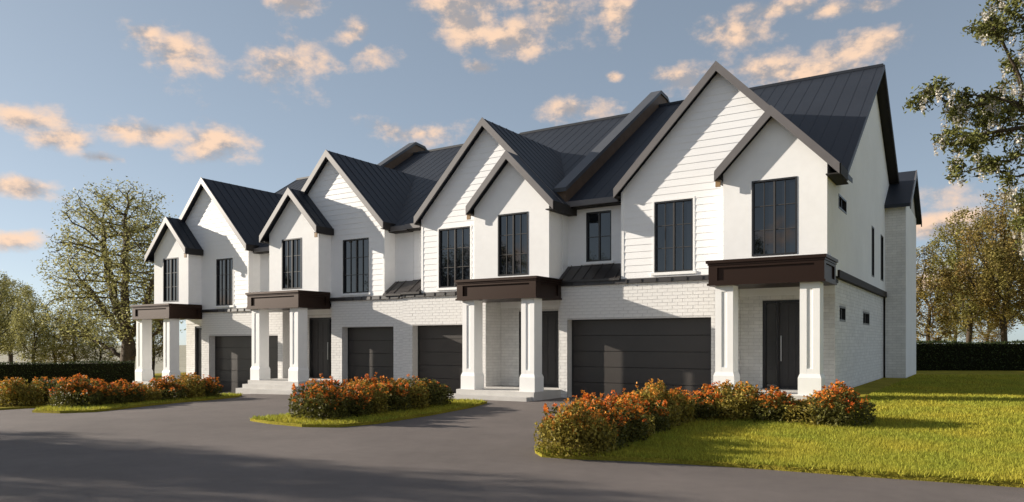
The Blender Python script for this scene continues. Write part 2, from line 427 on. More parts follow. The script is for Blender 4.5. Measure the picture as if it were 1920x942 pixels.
    bl = part('belt_flashing', mb, M['flash'])
    u = bayW + 0.3
    while u < total - 0.1:
        mb = MB(); ubox(mb, u - 0.012, u + 0.012, -0.100, -0.06, band0 + 0.004, band1 - 0.03)
        part('flashing_clip', mb, M['flash'], bl); u += 0.45
    if A:
        mb = MB(); ubox(mb, -0.055, iu + 0.05, yb - 0.1, 11.25, band0 - 0.03, band1 + 0.03)
        part('side_belt', mb, M['belt'])

    # --- upper floor: siding gable, bay, recess
    zr = z(6.33)                                         # roof top surface over the outer wall line
    half, hs = W / 2, bayW / 2
    under = 0.2
    def window(u0, u1, y, z0, z1, cols, rows, trim=True, sill=True):
        w = MB(); fr = 0.045
        for a, b, c, d in ((u0, u0 + fr, z0, z1), (u1 - fr, u1, z0, z1), (u0 + fr, u1 - fr, z0, z0 + fr), (u0 + fr, u1 - fr, z1 - fr, z1)):
            ubox(w, a, b, y - 0.012, y + 0.10, c, d)
        w = part('window', w, M['frame'])
        mid = (u0 + u1) / 2
        m = MB(); ubox(m, mid - 0.022, mid + 0.022, y + 0.012, y + 0.09, z0 + fr, z1 - fr); part('centre_mullion', m, M['mullion'], w)
        us = [u0 + fr] + [u0 + fr + (u1 - u0 - 2 * fr) * i / cols for i in range(1, cols)] + [u1 - fr]
        zs = [z0 + fr] + [z0 + fr + (z1 - z0 - 2 * fr) * i / rows for i in range(1, rows)] + [z1 - fr]
        for i in range(1, cols):
            if abs(us[i] - mid) < 0.03: continue
            m = MB(); ubox(m, us[i] - 0.009, us[i] + 0.009, y + 0.03, y + 0.085, zs[0], zs[-1]); part('glazing_bar', m, M['mullion'], w)
        for j in range(1, rows):
            m = MB(); ubox(m, us[0], us[-1], y + 0.034, y + 0.083, zs[j] - 0.009, zs[j] + 0.009); part('glazing_bar', m, M['mullion'], w)
        for i in range(cols):
            for j in range(rows):
                m = MB(); tl = rnd.uniform(-0.0015, 0.0015); tz = rnd.uniform(-0.001, 0.001)
                a, b, c, d = us[i], us[i + 1], zs[j], zs[j + 1]
                q = [(a, y + 0.06 - tl - tz, c), (b, y + 0.06 + tl - tz, c), (b, y + 0.06 + tl + tz, d), (a, y + 0.06 - tl + tz, d)]
                m.loft([P(*k) for k in q], [P(k[0], k[1] + 0.01, k[2]) for k in q]); part('pane', m, M['glass'], w)
        m = MB(); ubox(m, u0, u1, y + 0.105, y + 0.12, z0, z1); part('dark_room_backing', m, M['soffit'], w)  # added dark sheet in place of the unlit room behind the panes
        if trim:
            t = 0.05; m = MB()
            for a, b, c, d in ((u0 - t, u0, z0 - t, z1 + t), (u1, u1 + t, z0 - t, z1 + t), (u0, u1, z1, z1 + t)): ubox(m, a, b, y - 0.024, y + 0.05, c, d)
            part('window_trim', m, M['trim'], w)
        if sill:
            m = MB(); ubox(m, u0 - 0.09, u1 + 0.09, y - 0.055, y + 0.05, z0 - 0.08, z0 - 0.001); part('sill', m, M['trim'], w)
    def siding(wall, poly, y, holes, course=0.197, z0=None):
        zz = band1 - 0.02 if z0 is None else z0
        top = max(p[1] for p in poly)
        while zz < top:
            st = clip(clip(poly, 1, zz + course, True), 1, zz, False)
            if st:
                for pc in pieces(st, holes):
                    if max(p[1] for p in pc) - min(p[1] for p in pc) < 0.01: continue
                    m = MB()
                    fy = lambda b: y - 0.006 - 0.012 * (1 - (b - zz) / course)
                    m.loft([P(a, fy(b), b) for a, b in pc], [P(a, y + 0.015, b) for a, b in pc])
                    part('siding_board', m, M['siding'], wall)
            zz += course
    def wall_of(name, poly, y, th, holes, mat):
        m = MB()
        for pc in pieces(poly, holes): m.loft([P(a, y, b) for a, b in pc], [P(a, y + th, b) for a, b in pc])
        return part(name, m, mat)
    # big gable
    gw0, gw1 = (3.60, 4.74) if A else (3.40, 4.74)
    hole1 = (gw0, gw1, z(3.70), z(5.72))
    gable = [(0.02, band0 + 0.002), (W, band0 + 0.002), (W, zr - under), (half, zr - under + SL * half), (0.02, zr - under)]
    gwall = wall_of('siding_gable_wall', gable, 0.0, 0.2, [hole1], M['siding'])
    tr = 0.05
    siding(gwall, [(bayW - 0.3, band1 - 0.02), (W - 0.06, band1 - 0.02), (W - 0.06, zr - under + 0.06 * SL), (half, zr - under + SL * half), (bayW - 0.3, zr - under + SL * (bayW - 0.3))], 0.0,
           [(hole1[0] - tr, hole1[1] + tr, hole1[2] - 0.08, hole1[3] + tr)])
    siding(gwall, [(hs - 0.1, z(6.4)), (bayW - 0.3, z(6.4)), (bayW - 0.3, zr - under + SL * (bayW - 0.3)), (hs - 0.1, zr - under + SL * (hs - 0.1))], 0.0, [], z0=band1 - 0.02 + 0.197 * 14)
    m = MB(); ubox(m, W - 0.075, W + 0.012, -0.024, 0.05, band1 - 0.02, zr - under - 0.01); part('corner_board', m, M['trim'])
    window(gw0, gw1, 0.0, z(3.70), z(5.72), 4, 3)
    ry = 0.58                                            # recessed bit of upper wall towards the neighbour
    m = MB(); ubox(m, W - 0.2, W - 0.001, 0.202, ry + 0.1, band0 + 0.004, zr - under - 0.02); part('gable_return_wall', m, M['stucco'])
    rpoly = [(W, band0 + 0.004), (total - 0.004, band0 + 0.004), (total - 0.004, z(6.14)), (W, z(6.14))]
    rw = (6.36, 7.22, z(4.20), z(5.74)) if A else None
    rwall = wall_of('recess_wall', rpoly, ry, 0.2, [rw] if rw else [], M['siding'])
    siding(rwall, [(W + 0.002, z(3.9)), (total - 0.006, z(3.9)), (total - 0.006, z(6.14)), (W + 0.002, z(6.14))], ry, [(rw[0] - tr, rw[1] + tr, rw[2] - 0.08, rw[3] + tr)] if rw else [], z0=band1 + 0.197)
    if rw: window(rw[0], rw[1], ry, rw[2], rw[3], 2, 2)
    # little lean-to roof at the foot of the recess
    m = MB(); e0, e1 = W + 0.02, total - 0.004
    m.loft([P(e0, -0.13, z(3.60)), P(e0, ry - 0.02, z(4.10)), P(e0, ry - 0.02, z(4.02)), P(e0, -0.13, z(3.53))],
           [P(e1, -0.13, z(3.60)), P(e1, ry - 0.02, z(4.10)), P(e1, ry - 0.02, z(4.02)), P(e1, -0.13, z(3.53))])
    lr = part('lean_to_roof', m, M['flash'])
    u = e0 + 0.15
    while u < e1 - 0.05:
        m = MB(); m.loft([P(u - .012, -0.13, z(3.625)), P(u - .012, ry - 0.02, z(4.125)), P(u - .012, ry - 0.02, z(4.09)), P(u - .012, -0.13, z(3.59))],
                         [P(u + .012, -0.13, z(3.625)), P(u + .012, ry - 0.02, z(4.125)), P(u + .012, ry - 0.02, z(4.09)), P(u + .012, -0.13, z(3.59))])
        part('seam', m, M['flash'], lr); u += 0.36
    # stucco bay over the porch
    yf = -0.65
    bw0, bw1 = (0.70, 1.82) if A else (0.74, 1.86)
    hole2 = (bw0, bw1, z(3.92), z(5.86))
    cz = z(3.70)
    bay = [(0.0, cz), (bayW, cz), (bayW, zr - under), (hs, zr - under + SL * hs), (0.0, zr - under)]
    wall_of('stucco_bay_front', bay, yf, 0.2, [hole2], M['stucco'])
    m = MB(); ubox(m, bayW - 0.2, bayW - 0.001, yf + 0.201, 0.03, cz, zr - under - 0.02)
    part('stucco_bay_side', m, M['stucco'])
    m = MB(); ubox(m, 0.001, 0.2, yf + 0.201, 0.03, cz, zr - under - 0.02); part('stucco_bay_side', m, M['stucco'])
    window(bw0, bw1, yf, hole2[2], hole2[3], 4, 3, trim=False, sill=False)
    # stucco side wall up to the main roof
    def mainz(y): return z(6.2) + MS * (y - 0.45)
    if A:
        sh = [(0.95, 2.2, z(5.24), z(5.62)), (7.35, 7.95, z(3.92), z(5.62)), (9.75, 10.5, z(3.96), z(5.62))] if s > 0 else []
        poly = [(0.031, band0 + 0.003), (depth, band0 + 0.003), (depth, mainz(0.031) - 0.17), (RIDGE_Y, mainz(RIDGE_Y) - 0.17), (0.031, mainz(0.031) - 0.17)]
        m = MB()
        for pc in pieces(poly, sh): m.loft([P(0.0, a, b) for a, b in pc], [P(0.2, a, b) for a, b in pc])
        part('stucco_side_wall', m, M['stucco'])
        for (a, b, c, d), uu in [(q, 0.0) for q in sh] + [((q[0], q[1], z(q[2]), z(q[3])), iu) for q in sidewin]:
            m = MB(); fr = 0.05
            for y0, y1, z0, z1 in ((a, a + fr, c, d), (b - fr, b, c, d), (a + fr, b - fr, c, c + fr), (a + fr, b - fr, d - fr, d)): m.box(X(uu - 0.01), X(uu + 0.12), y0, y1, z0, z1)
            w = part('window', m, M['frame'])
            if b - a > 0.7:
                m = MB(); m.box(X(uu + 0.02), X(uu + 0.1), (a + b) / 2 - 0.02, (a + b) / 2 + 0.02, c + fr, d - fr); part('glazing_bar', m, M['frame'], w)
            m = MB(); m.box(X(uu + 0.07), X(uu + 0.09), a + fr, b - fr, c + fr, d - fr); part('pane', m, M['glass'], w)
    else:
        m = MB(); ubox(m, 0.001, 0.2, 0.202, ry + 0.6, band0 + 0.003, z(6.1)); part('stucco_return_wall', m, M['stucco'])

    # --- roofs
    th = 0.13
    def slab(mb, pts):
        mb.loft([P(*p) for p in pts], [P(p[0], p[1], p[2] - th) for p in pts])
    ovo = 0.32 if A else 0.28                              # outer overhang
    ovi = 0.15
    yg = -0.22                                              # front of the big gable roof
    gz_ = lambda u: zr + SL * (u if u <= half else W - u)
    yend = 0.45 + (zr + SL * half - z(6.2)) / MS + 0.15
    uo = -ovo
    m = MB()
    ye = yend if A else yend
    slab(m, [(uo, yg, gz_(uo)), (half, yg, gz_(half)), (half, ye, gz_(half)), (uo, 1.1, gz_(uo))])
    slab(m, [(half, yg, gz_(half)), (W + ovi, yg, gz_(W + ovi)), (W + ovi, 1.0, gz_(W + ovi)), (half, ye, gz_(half))])
    gr = part('gable_roof', m, M['roof'])
    ys = yg + 0.12
    while ys < yend - 0.3:
        zm = mainz(ys)                                      # seams stop in the valley
        for sd in (0, 1):
            w0 = max(-ovo if sd == 0 else -ovi, (zm - zr) / SL)
            if half - w0 < 0.3: continue
            f = (lambda w: w) if sd == 0 else (lambda w: W - w)
            m = MB(); za, zb_ = zr + SL * w0, zr + SL * half
            m.loft([P(f(w0), ys - .013, za - .02), P(f(half - .02), ys - .013, zb_ - .04), P(f(half - .02), ys - .013, zb_ + .006), P(f(w0), ys - .013, za + .007)],
                   [P(f(w0), ys + .013, za - .02), P(f(half - .02), ys + .013, zb_ - .04), P(f(half - .02), ys + .013, zb_ + .006), P(f(w0), ys + .013, za + .007)])
            part('seam', m, M['roof'], gr)
        ys += 0.42
    ysm = yf - 0.22
    m = MB()
    hz = lambda u: zr + SL * (u if u <= hs else bayW - u)
    slab(m, [(uo, ysm, hz(uo)), (hs, ysm, hz(hs)), (hs, yg - 0.06, hz(hs)), (uo, yg - 0.06, hz(uo))])
    slab(m, [(hs, ysm, hz(hs)), (bayW + ovi, ysm, hz(bayW + ovi)), (bayW + ovi, -0.04, hz(bayW + ovi)), (hs, -0.04, hz(hs))])
    sr = part('bay_roof', m, M['roof'])
    if s < 0:
        for ys in (ysm + 0.15, ysm + 0.5):
            m = MB(); a, b = hs + 0.02, bayW + ovi
            m.loft([P(a, ys - .013, hz(a) - .02), P(b, ys - .013, hz(b) - .02), P(b, ys - .013, hz(b) + .03), P(a, ys - .013, hz(a) + .03)],
                   [P(a, ys + .013, hz(a) - .02), P(b, ys + .013, hz(b) - .02), P(b, ys + .013, hz(b) + .03), P(a, ys + .013, hz(a) + .03)])
            part('seam', m, M['roof'], sr)
    # bargeboards
    bd = 0.27
    def barge(parent, ua, ub, za, zb_, y0, drop=bd):
        m = MB(); n = 0.022
        q = [(ua, za + n), (ub, zb_ + n), (ub, zb_ + n - drop), (ua, za + n - drop)]
        m.loft([P(a, y0 - 0.045, b) for a, b in q], [P(a, y0 - 0.002, b) for a, b in q]); part('bargeboard', m, M['barge'], parent)
    barge(gr, uo, half, gz_(uo), gz_(half), yg); barge(gr, half, W + ovi, gz_(half), gz_(W + ovi), yg)
    barge(sr, uo, hs, hz(uo), hz(hs), ysm); barge(sr, hs, bayW + ovi, hz(hs), hz(bayW + ovi), ysm)
    # eave fascias and soffits running back from the tips
    for par, u_, y0, y1, zz, nm in ((gr, W + ovi, yg, 0.5, gz_(W + ovi), 'eave_fascia'), (sr, bayW + ovi, ysm, -0.04, hz(bayW + ovi), 'eave_fascia'), (sr, uo, ysm, 0.7 if not A else 0.15, hz(uo), 'eave_fascia')):
        m = MB(); ubox(m, u_ - 0.025, u_ + 0.025, y0, y1, zz - 0.24, zz + 0.012); part(nm, m, M['soffit'], par)
    m = MB()
    ubox(m, uo + 0.026, -0.004, ysm, 0.6, hz(uo) - 0.235, hz(uo) - 0.205)
    part('soffit', m, M['soffit'], sr)
    m = MB(); ubox(m, bayW + 0.004, bayW + ovi - 0.026, ysm, -0.05, hz(bayW + ovi) - 0.235, hz(bayW + ovi) - 0.205)
    part('soffit', m, M['soffit'], sr)
    m = MB(); ubox(m, W + 0.004, W + ovi - 0.026, yg, 0.5, gz_(W + ovi) - 0.235, gz_(W + ovi) - 0.205); part('soffit', m, M['soffit'], gr)
    m = MB(); zt_ = hz(bayW + ovi); ubox(m, bayW + 0.012, bayW + ovi - 0.01, ysm + 0.002, ysm + 0.05, zt_ - 0.40, zt_ - 0.20); part('eave_end_block', m, M['tan'], sr)
    # main roof
    mo = -0.3 if A else 0.002
    ue = total - 0.002
    m = MB()
    zrd = mainz(RIDGE_Y)
    slab(m, [(mo, 0.2, mainz(0.2)), (ue, 0.2, mainz(0.2)), (ue, RIDGE_Y, zrd), (mo, RIDGE_Y, zrd)])
    yr = 2 * RIDGE_Y - 0.2
    slab(m, [(mo, RIDGE_Y, zrd), (ue, RIDGE_Y, zrd), (ue, yr, mainz(0.2)), (mo, yr, mainz(0.2))])
    mr = part('main_roof', m, M['roof'])
    u = mo + 0.2
    while u < ue - 0.1:
        # start where the roof comes out of the gable behind
        ystart = 0.2
        if -ovo < u < W + ovi: ystart = max(0.2, 0.45 + (gz_(u) - z(6.2)) / MS)
        if RIDGE_Y - ystart > 0.4:
            m = MB(); a, b = ystart, RIDGE_Y - 0.02
            m.loft([P(u - .014, a, mainz(a) - .02), P(u - .014, b, mainz(b) - .03), P(u - .014, b, mainz(b) + .008), P(u - .014, a, mainz(a) + .007)],
                   [P(u + .014, a, mainz(a) - .02), P(u + .014, b, mainz(b) - .03), P(u + .014, b, mainz(b) + .008), P(u + .014, a, mainz(a) + .007)])
            part('seam', m, M['roof'], mr)
        u += 0.41
    m = MB(); ubox(m, mo, ue, RIDGE_Y - 0.11, RIDGE_Y + 0.11, zrd - 0.06, zrd + 0.035); part('ridge_cap', m, M['roof'], mr)
    m = MB(); ubox(m, W + ovi + 0.03, ue, 0.10, 0.198, mainz(0.2) - 0.15, mainz(0.2) + 0.015); part('gutter', m, M['barge'], mr)
    m = MB(); ubox(m, W + 0.02, ue, 0.2, ry - 0.01, mainz(0.2) - 0.175, mainz(0.2) - 0.145); part('soffit', m, M['soffit'], mr)
    if A:
        for y0, y1 in ((0.2, RIDGE_Y), (yr, RIDGE_Y)):
            m = MB(); za, zb_ = mainz(0.2) + 0.02, zrd + 0.02
            dp = 0.16 if y0 < 1 else 0.26; q = [(y0, za), (y1, zb_), (y1, zb_ - dp), (y0, za - dp)]
            m.loft([P(mo - 0.04, a, b) for a, b in q], [P(mo - 0.002, a, b) for a, b in q]); part('rake_board', m, M['roof'] if y0 < 1 else M['soffit'], mr)
            m = MB(); q = [(y0, za - 0.16), (y1, zb_ - 0.16), (y1, zb_ - 0.19), (y0, za - 0.19)]
            m.loft([P(mo, a, b) for a, b in q], [P(-0.004, a, b) for a, b in q]); part('soffit', m, M['soffit'], mr)

    # --- garage door
    m = MB(); ubox(m, g0 + 0.002, g1 - 0.002, ydoor + 0.1, ydoor + 0.14, gz, gtop); gd = part('garage_door', m, M['soffit'])
    n = 5; hgt = (gtop - gz - 0.02) / n
    for i in range(n):
        a = gz + 0.012 + i * hgt; m = MB()
        ubox(m, g0 + 0.03, g1 - 0.03, ydoor, ydoor + 0.098, a, a + hgt - 0.014); part('panel', m, M['garage'], gd)
    m = MB()
    for a, b in ((g0 + 0.002, g0 + 0.03), (g1 - 0.03, g1 - 0.002)): ubox(m, a, b, ydoor - 0.03, ydoor + 0.098, gz, gtop)
    ubox(m, g0 + 0.03, g1 - 0.03, ydoor - 0.03, ydoor + 0.098, gtop - 0.03, gtop - 0.001); part('door_frame', m, M['frame'], gd)

    # --- front door with sidelight
    m = MB(); fr = 0.07
    for a, b, c, d in ((d0, d0 + fr, floor, dtop), (d1 - fr, d1, floor, dtop), (d0 + fr, d1 - fr, dtop - fr, dtop)): ubox(m, a, b, yb + 0.02, yb + 0.2, c, d)
    sl = 0.3
    ubox(m, d1 - fr - sl - 0.05, d1 - fr - sl, yb + 0.03, yb + 0.2, floor, dtop - fr)
    ubox(m, d0, d1, yb - 0.02, yb + 0.2, floor, floor + 0.03)
    fd = part('front_door', m, M['frame'])
    m = MB(); ubox(m, d1 - fr - sl, d1 - fr, yb + 0.11, yb + 0.13, floor + 0.03, dtop - fr); part('sidelight', m, M['glass'], fd)
    s0, s1 = d0 + fr, d1 - fr - sl - 0.05
    m = MB(); ubox(m, s0, s1, yb + 0.10, yb + 0.16, floor + 0.03, dtop - fr); leaf = part('door_leaf', m, M['door'], fd)
    nst = 3
    for i in range(nst):
        for c, d in ((floor + 0.16, floor + 1.05), (floor + 1.17, dtop - fr - 0.12)):
            a = s0 + 0.08 + (s1 - s0 - 0.16) * i / nst + 0.015; b = s0 + 0.08 + (s1 - s0 - 0.16) * (i + 1) / nst - 0.015
            m = MB(); ubox(m, a, b, yb + 0.085, yb + 0.102, c, d); part('door_panel', m, M['door'], fd)
    m = MB(); ubox(m, s1 - 0.075, s1 - 0.05, yb + 0.045, yb + 0.07, floor + 0.75, floor + 1.45)
    for q in (0.8, 1.4): ubox(m, s1 - 0.07, s1 - 0.055, yb + 0.07, yb + 0.11, floor + q - 0.01, floor + q + 0.01)
    part('handle', m, M['steel'], fd)

    # --- porch: floor, steps, columns, canopy
    cu0, cu1 = -0.06, (2.60 if A else 2.72)
    yc = -1.56
    m = MB(); ubox(m, cu0 + 0.01, bayW - 0.004, yc - 0.06, yb - 0.004, zb, floor)
    po = part('porch_floor', m, M['concrete'])
    ns = max(1, round((floor - gz) / 0.15) - 1)
    for i in range(ns):
        m = MB(); t = 0.3 * (i + 1)
        top = floor - (floor - gz) * (i + 1) / (ns + 1)
        m2 = ubox(m, cu0 + 0.08, cu1 + ((0.05 + 0.22 * (i + 1)) if not (A and s > 0) else -0.05), yc - 0.062 - t, yc - 0.064 - 0.3 * i, zb, top)
        part('step', m, M['concrete'], po)
    ctop, cbot = z(3.77), z(3.15)
    for k, uc in enumerate((cu0 + 0.30, cu1 - 0.32)):
        m = MB(); r = 0.204; ccy = yc + 0.29
        ubox(m, uc - r, uc + r, ccy - r, ccy + r, floor, cbot - 0.002)
        co = part('column', m, M['trim'])
        m = MB(); R = 0.225; e = 0.07
        zt0, zt1 = floor + 0.50, cbot - 0.004
        for sx in (-1, 1): ubox(m, uc + sx * R, uc + sx * (R - 0.155), ccy - R, ccy + R, zt0, zt1)
        for zz0, zz1 in ((zt1 - 0.16, zt1 - 0.001), (zt0 + 0.001, zt0 + 0.14)):
            ubox(m, uc - R + 0.001, uc + R - 0.001, ccy - R + 0.001, ccy + R - 0.001, zz0, zz1)
        part('panel_moulding', m, M['trim'], co)
        m = MB(); R2 = 0.262
        rect = lambda q, zz: [P(uc - q, ccy - q, zz), P(uc + q, ccy - q, zz), P(uc + q, ccy + q, zz), P(uc - q, ccy + q, zz)]
        m.loft(rect(R2, floor + 0.001), rect(R2, floor + 0.42)); m.loft(rect(R2, floor + 0.421), rect(R + 0.004, floor + 0.515))
        part('plinth', m, M['trim'], co)
    # canopy
    m = MB(); ubox(m, cu0, cu1, yc, -0.002 if True else yf, cbot, ctop - 0.03)
    cn = part('canopy', m, M['brown'])
    if True:
        m = MB(); ubox(m, cu0 + 0.05, bayW - 0.01, 0.0, yb - 0.04, cbot + 0.1, cbot + 0.2); part('porch_ceiling', m, M['soffit'], cn)
    e = 0.045
    m = MB()
    ubox(m, cu0 - 0.10, cu1 + 0.10, yc - 0.10, -0.09, ctop - 0.075, ctop)
    ubox(m, cu0 - 0.065, cu1 + 0.065, yc - 0.065, -0.092, ctop - 0.125, ctop - 0.076); part('cornice', m, M['brown'], cn)
    m = MB(); ubox(m, cu0 - 0.075, cu1 + 0.075, yc - 0.075, -0.091, cbot - 0.015, cbot + 0.04); part('bottom_moulding', m, M['brown'], cn)
    m = MB()
    for a, b, c, d in ((cu0 - e, cu0 + 0.18, cbot + 0.041, ctop - 0.127), (cu1 - 0.18, cu1 + e, cbot + 0.041, ctop - 0.127), (cu0 + 0.18, cu1 - 0.18, ctop - 0.19, ctop - 0.127), (cu0 + 0.18, cu1 - 0.18, cbot + 0.041, cbot + 0.11)):
        ubox(m, a, b, yc - e, yc - 0.001, c, d)
    part('front_panel_frame', m, M['brown'], cn)
    for uu, sg in ((cu0, -1), (cu1, 1)):
        m = MB()
        for y0, y1, c, d in ((yc, yc + 0.18, cbot + 0.041, ctop - 0.127), (-0.27, -0.092, cbot + 0.041, ctop - 0.127), (yc + 0.18, -0.27, ctop - 0.19, ctop - 0.127), (yc + 0.18, -0.27, cbot + 0.041, cbot + 0.11)):
            m.box(X(uu + sg * 0.001), X(uu + sg * e), y0, y1, c, d)
        part('side_panel_frame', m, M['brown'], cn)

    # --- side wing at the back
    if A:
        w0, w1, y0, y1 = -0.001, -0.68, 11.15, 15.6
        m = MB(); m.box(X(w0), X(w1), y0, y1, zb, z(6.95))
        ym = (y0 + y1) / 2
        m.loft([P(w0, y0, z(6.951)), P(w0, y1, z(6.951)), P(w0, ym, z(6.951) + 0.66 * (y1 - ym))], [P(w1, y0, z(6.951)), P(w1, y1, z(6.951)), P(w1, ym, z(6.951) + 0.66 * (y1 - ym))])
        wg = part('side_wing', m, M['mortar'] if s > 0 else M['stucco'])
        if s > 0:
            bricks(wg, 'y', y0, 1, w1, w0, gz + 0.3, z(6.9), [], 0)
            m = MB(); m.box(X(w1 - 0.012), X(w1 + 0.002), y0 - 0.012, y1, zb, z(6.95)); part('wing_end_wall', m, M['stucco'], wg)
        m = MB(); zt = z(7.06) + 0.66 * (y1 - ym)
        za = zt - 0.66 * (y1 - ym + 0.32)
        slab(m, [(-0.85, y0 - 0.32, za), (-0.85, ym, zt), (0.6, ym, zt), (0.6, y0 - 0.32, za)])
        slab(m, [(-0.85, ym, zt), (-0.85, y1 + 0.32, za), (0.6, y1 + 0.32, za), (0.6, ym, zt)])
        wr = part('wing_roof', m, M['roof'], wg)
        for ya, yz in ((y0 - 0.32, ym), (y1 + 0.32, ym)):
            m = MB(); q = [(ya, za + 0.015), (yz, zt + 0.015), (yz, zt - 0.23), (ya, za - 0.23)]
            m.loft([P(-0.89, a, b) for a, b in q], [P(-0.852, a, b) for a, b in q]); part('rake_board', m, M['barge'] if ya < ym else M['soffit'], wg)
    return house

H4 = townhouse('nearest white townhouse with two nested gables, wide charcoal garage door and porch beside the lawn', 7.58, 1, 'A', 0.0, 0.44, 0.0, 4)
H3 = townhouse('second nearest white townhouse, porch right of its single garage door, behind the middle island', -0.27, 1, 'B', -0.13, 0.25, -0.02, 3)
H2 = townhouse('third white townhouse from the right, with its porch left of a single garage door', -13.01, -1, 'B', -0.16, 0.26, -0.16, 2)
H1 = townhouse('farthest white townhouse at the left end of the terrace, nearest the big bare-limbed tree', -20.86, -1, 'A', -0.42, 0.0, -0.5, 1)

# fire walls that stand proud of the roofs
def fire_wall(xc, dz, label):
    th = 0.17
    L0 = (xc, 4.0, dz + 6.0)
    e = empty('fire_wall', L0); tag(e, label, 'fire wall', 'fire walls between the townhouse roofs')
    zf = lambda y: 6.2 + MS * (y - 0.45) + dz
    prof = [(0.12, zf(0.12) - 0.25), (RIDGE_Y, zf(RIDGE_Y) - 0.25), (2 * RIDGE_Y - 0.2, zf(0.2) - 0.25), (2 * RIDGE_Y - 0.2, zf(0.2) + 0.6), (8.6, zf(RIDGE_Y) + 0.6), (8.0, zf(RIDGE_Y) + 0.66), (0.12, zf(0.12) + 0.56)]
    for q in (0,):
        m = MB(); m.loft([(xc - th, a, b) for a, b in prof], [(xc + th, a, b) for a, b in prof]); m.build('parapet', M['clad'], e, L0)
    pts = [(0.06, zf(0.12) + 0.57), (7.95, zf(RIDGE_Y) + 0.68), (8.65, zf(RIDGE_Y) + 0.62), (2 * RIDGE_Y - 0.15, zf(0.2) + 0.62)]
    m = MB()
    m.loft([(xc - th - 0.05, a, b) for a, b in pts] + [(xc - th - 0.05, a, b - 0.13) for a, b in pts[::-1]], [(xc + th + 0.05, a, b) for a, b in pts] + [(xc + th + 0.05, a, b - 0.13) for a, b in pts[::-1]])
    m.build('metal_cap', M['cap'], e, L0)
fire_wall(-0.30, -0.05, 'brown fire wall with metal cap between the two nearest townhouse roofs')
fire_wall(-12.98, -0.25, 'fire wall with metal cap between the two farthest townhouse roofs')

# ------------------------------------------------------------------ planting
def leaf_mesh(name, pos, size, mat, rng, aspect=0.5, droop=0.0, up=0.0):
    """one folded leaf (two triangles) per position"""
    n = len(pos)
    d = rng.normal(size=(n, 3)); d[:, 2] = d[:, 2] * 0.7 - droop + up
    d /= np.linalg.norm(d, axis=1)[:, None]
    r = rng.normal(size=(n, 3)); w = np.cross(d, r); w /= np.linalg.norm(w, axis=1)[:, None] + 1e-9
    nn = np.cross(d, w)
    sz = size * rng.uniform(0.6, 1.35, (n, 1))
    p = np.asarray(pos)
    a = p - d * sz * 0.5; b = p + d * sz * 0.5
    c = p + w * sz * aspect * 0.5 + nn * sz * 0.10; e = p - w * sz * aspect * 0.5 + nn * sz * 0.10
    V = np.stack([a, c, b, e], 1).reshape(-1, 3)
    return fast_mesh(name, V, np.arange(n * 4).reshape(-1, 4), mat)
def fast_mesh(name, V, Q, mat):
    me = bpy.data.meshes.new(name)
    k = Q.shape[1]
    me.vertices.add(len(V)); me.vertices.foreach_set('co', np.asarray(V, dtype=np.float32).ravel())
    me.loops.add(Q.size); me.loops.foreach_set('vertex_index', Q.astype(np.int32).ravel())
    me.polygons.add(len(Q)); me.polygons.foreach_set('loop_start', np.arange(0, Q.size, k, dtype=np.int32))
    me.update(calc_edges=True)
    me.materials.append(mat)
    return me

def grow(seed, trunk, blobs, n_attr, step, kill, infl, max_nodes=8000, limbs=()):
    """space colonisation: a branching skeleton that fills the given ellipsoids"""
    rng = np.random.default_rng(seed)
    vol = np.array([b[3] * b[4] * b[5] for b in blobs]); vol = vol ** 0.8; vol /= vol.sum()
    att = []
    for b, f in zip(blobs, vol):
        m = int(n_attr * f) + 1
        q = rng.normal(size=(m, 3)); q /= np.linalg.norm(q, axis=1)[:, None]; q *= rng.uniform(0.15, 1, (m, 1)) ** 0.5
        att.append(np.array(b[:3]) + q * np.array(b[3:6]))
    att = np.concatenate(att)
    nodes = [np.array(p, float) for p in trunk]; par = [-1] + list(range(len(trunk) - 1))
    for start, pts in limbs:
        k = start; prev = nodes[start]
        for q in pts:
            q = np.array(q, float); m = max(1, int(np.linalg.norm(q - prev) / step))
            for i in range(1, m + 1):
                nodes.append(prev + (q - prev) * i / m + rng.normal(size=3) * 0.04); par.append(k); k = len(nodes) - 1
            prev = q
    near = np.full(len(att), 1e9); who = np.zeros(len(att), int)
    def upd(i0):
        for i in range(i0, len(nodes)):
            dd = np.linalg.norm(att - nodes[i], axis=1); m = dd < near; near[m] = dd[m]; who[m] = i
    upd(0)
    for it in range(160):
        sel = near < infl
        if not sel.any():
            infl *= 1.6
            if infl > 40: break
            continue
        new0 = len(nodes)
        for i in np.unique(who[sel]):
            v = att[sel & (who == i)] - nodes[i]
            dvec = (v / (np.linalg.norm(v, axis=1)[:, None] + 1e-9)).sum(0) + rng.normal(size=3) * 0.25
            l = np.linalg.norm(dvec)
            if l < 1e-6: continue
            nodes.append(nodes[i] + dvec / l * step); par.append(int(i))
        if len(nodes) == new0 or len(nodes) > max_nodes: break
        upd(new0)
        keep = near > kill
        att, near, who = att[keep], near[keep], who[keep]
        if len(att) < 5: break
    return np.array(nodes), np.array(par)

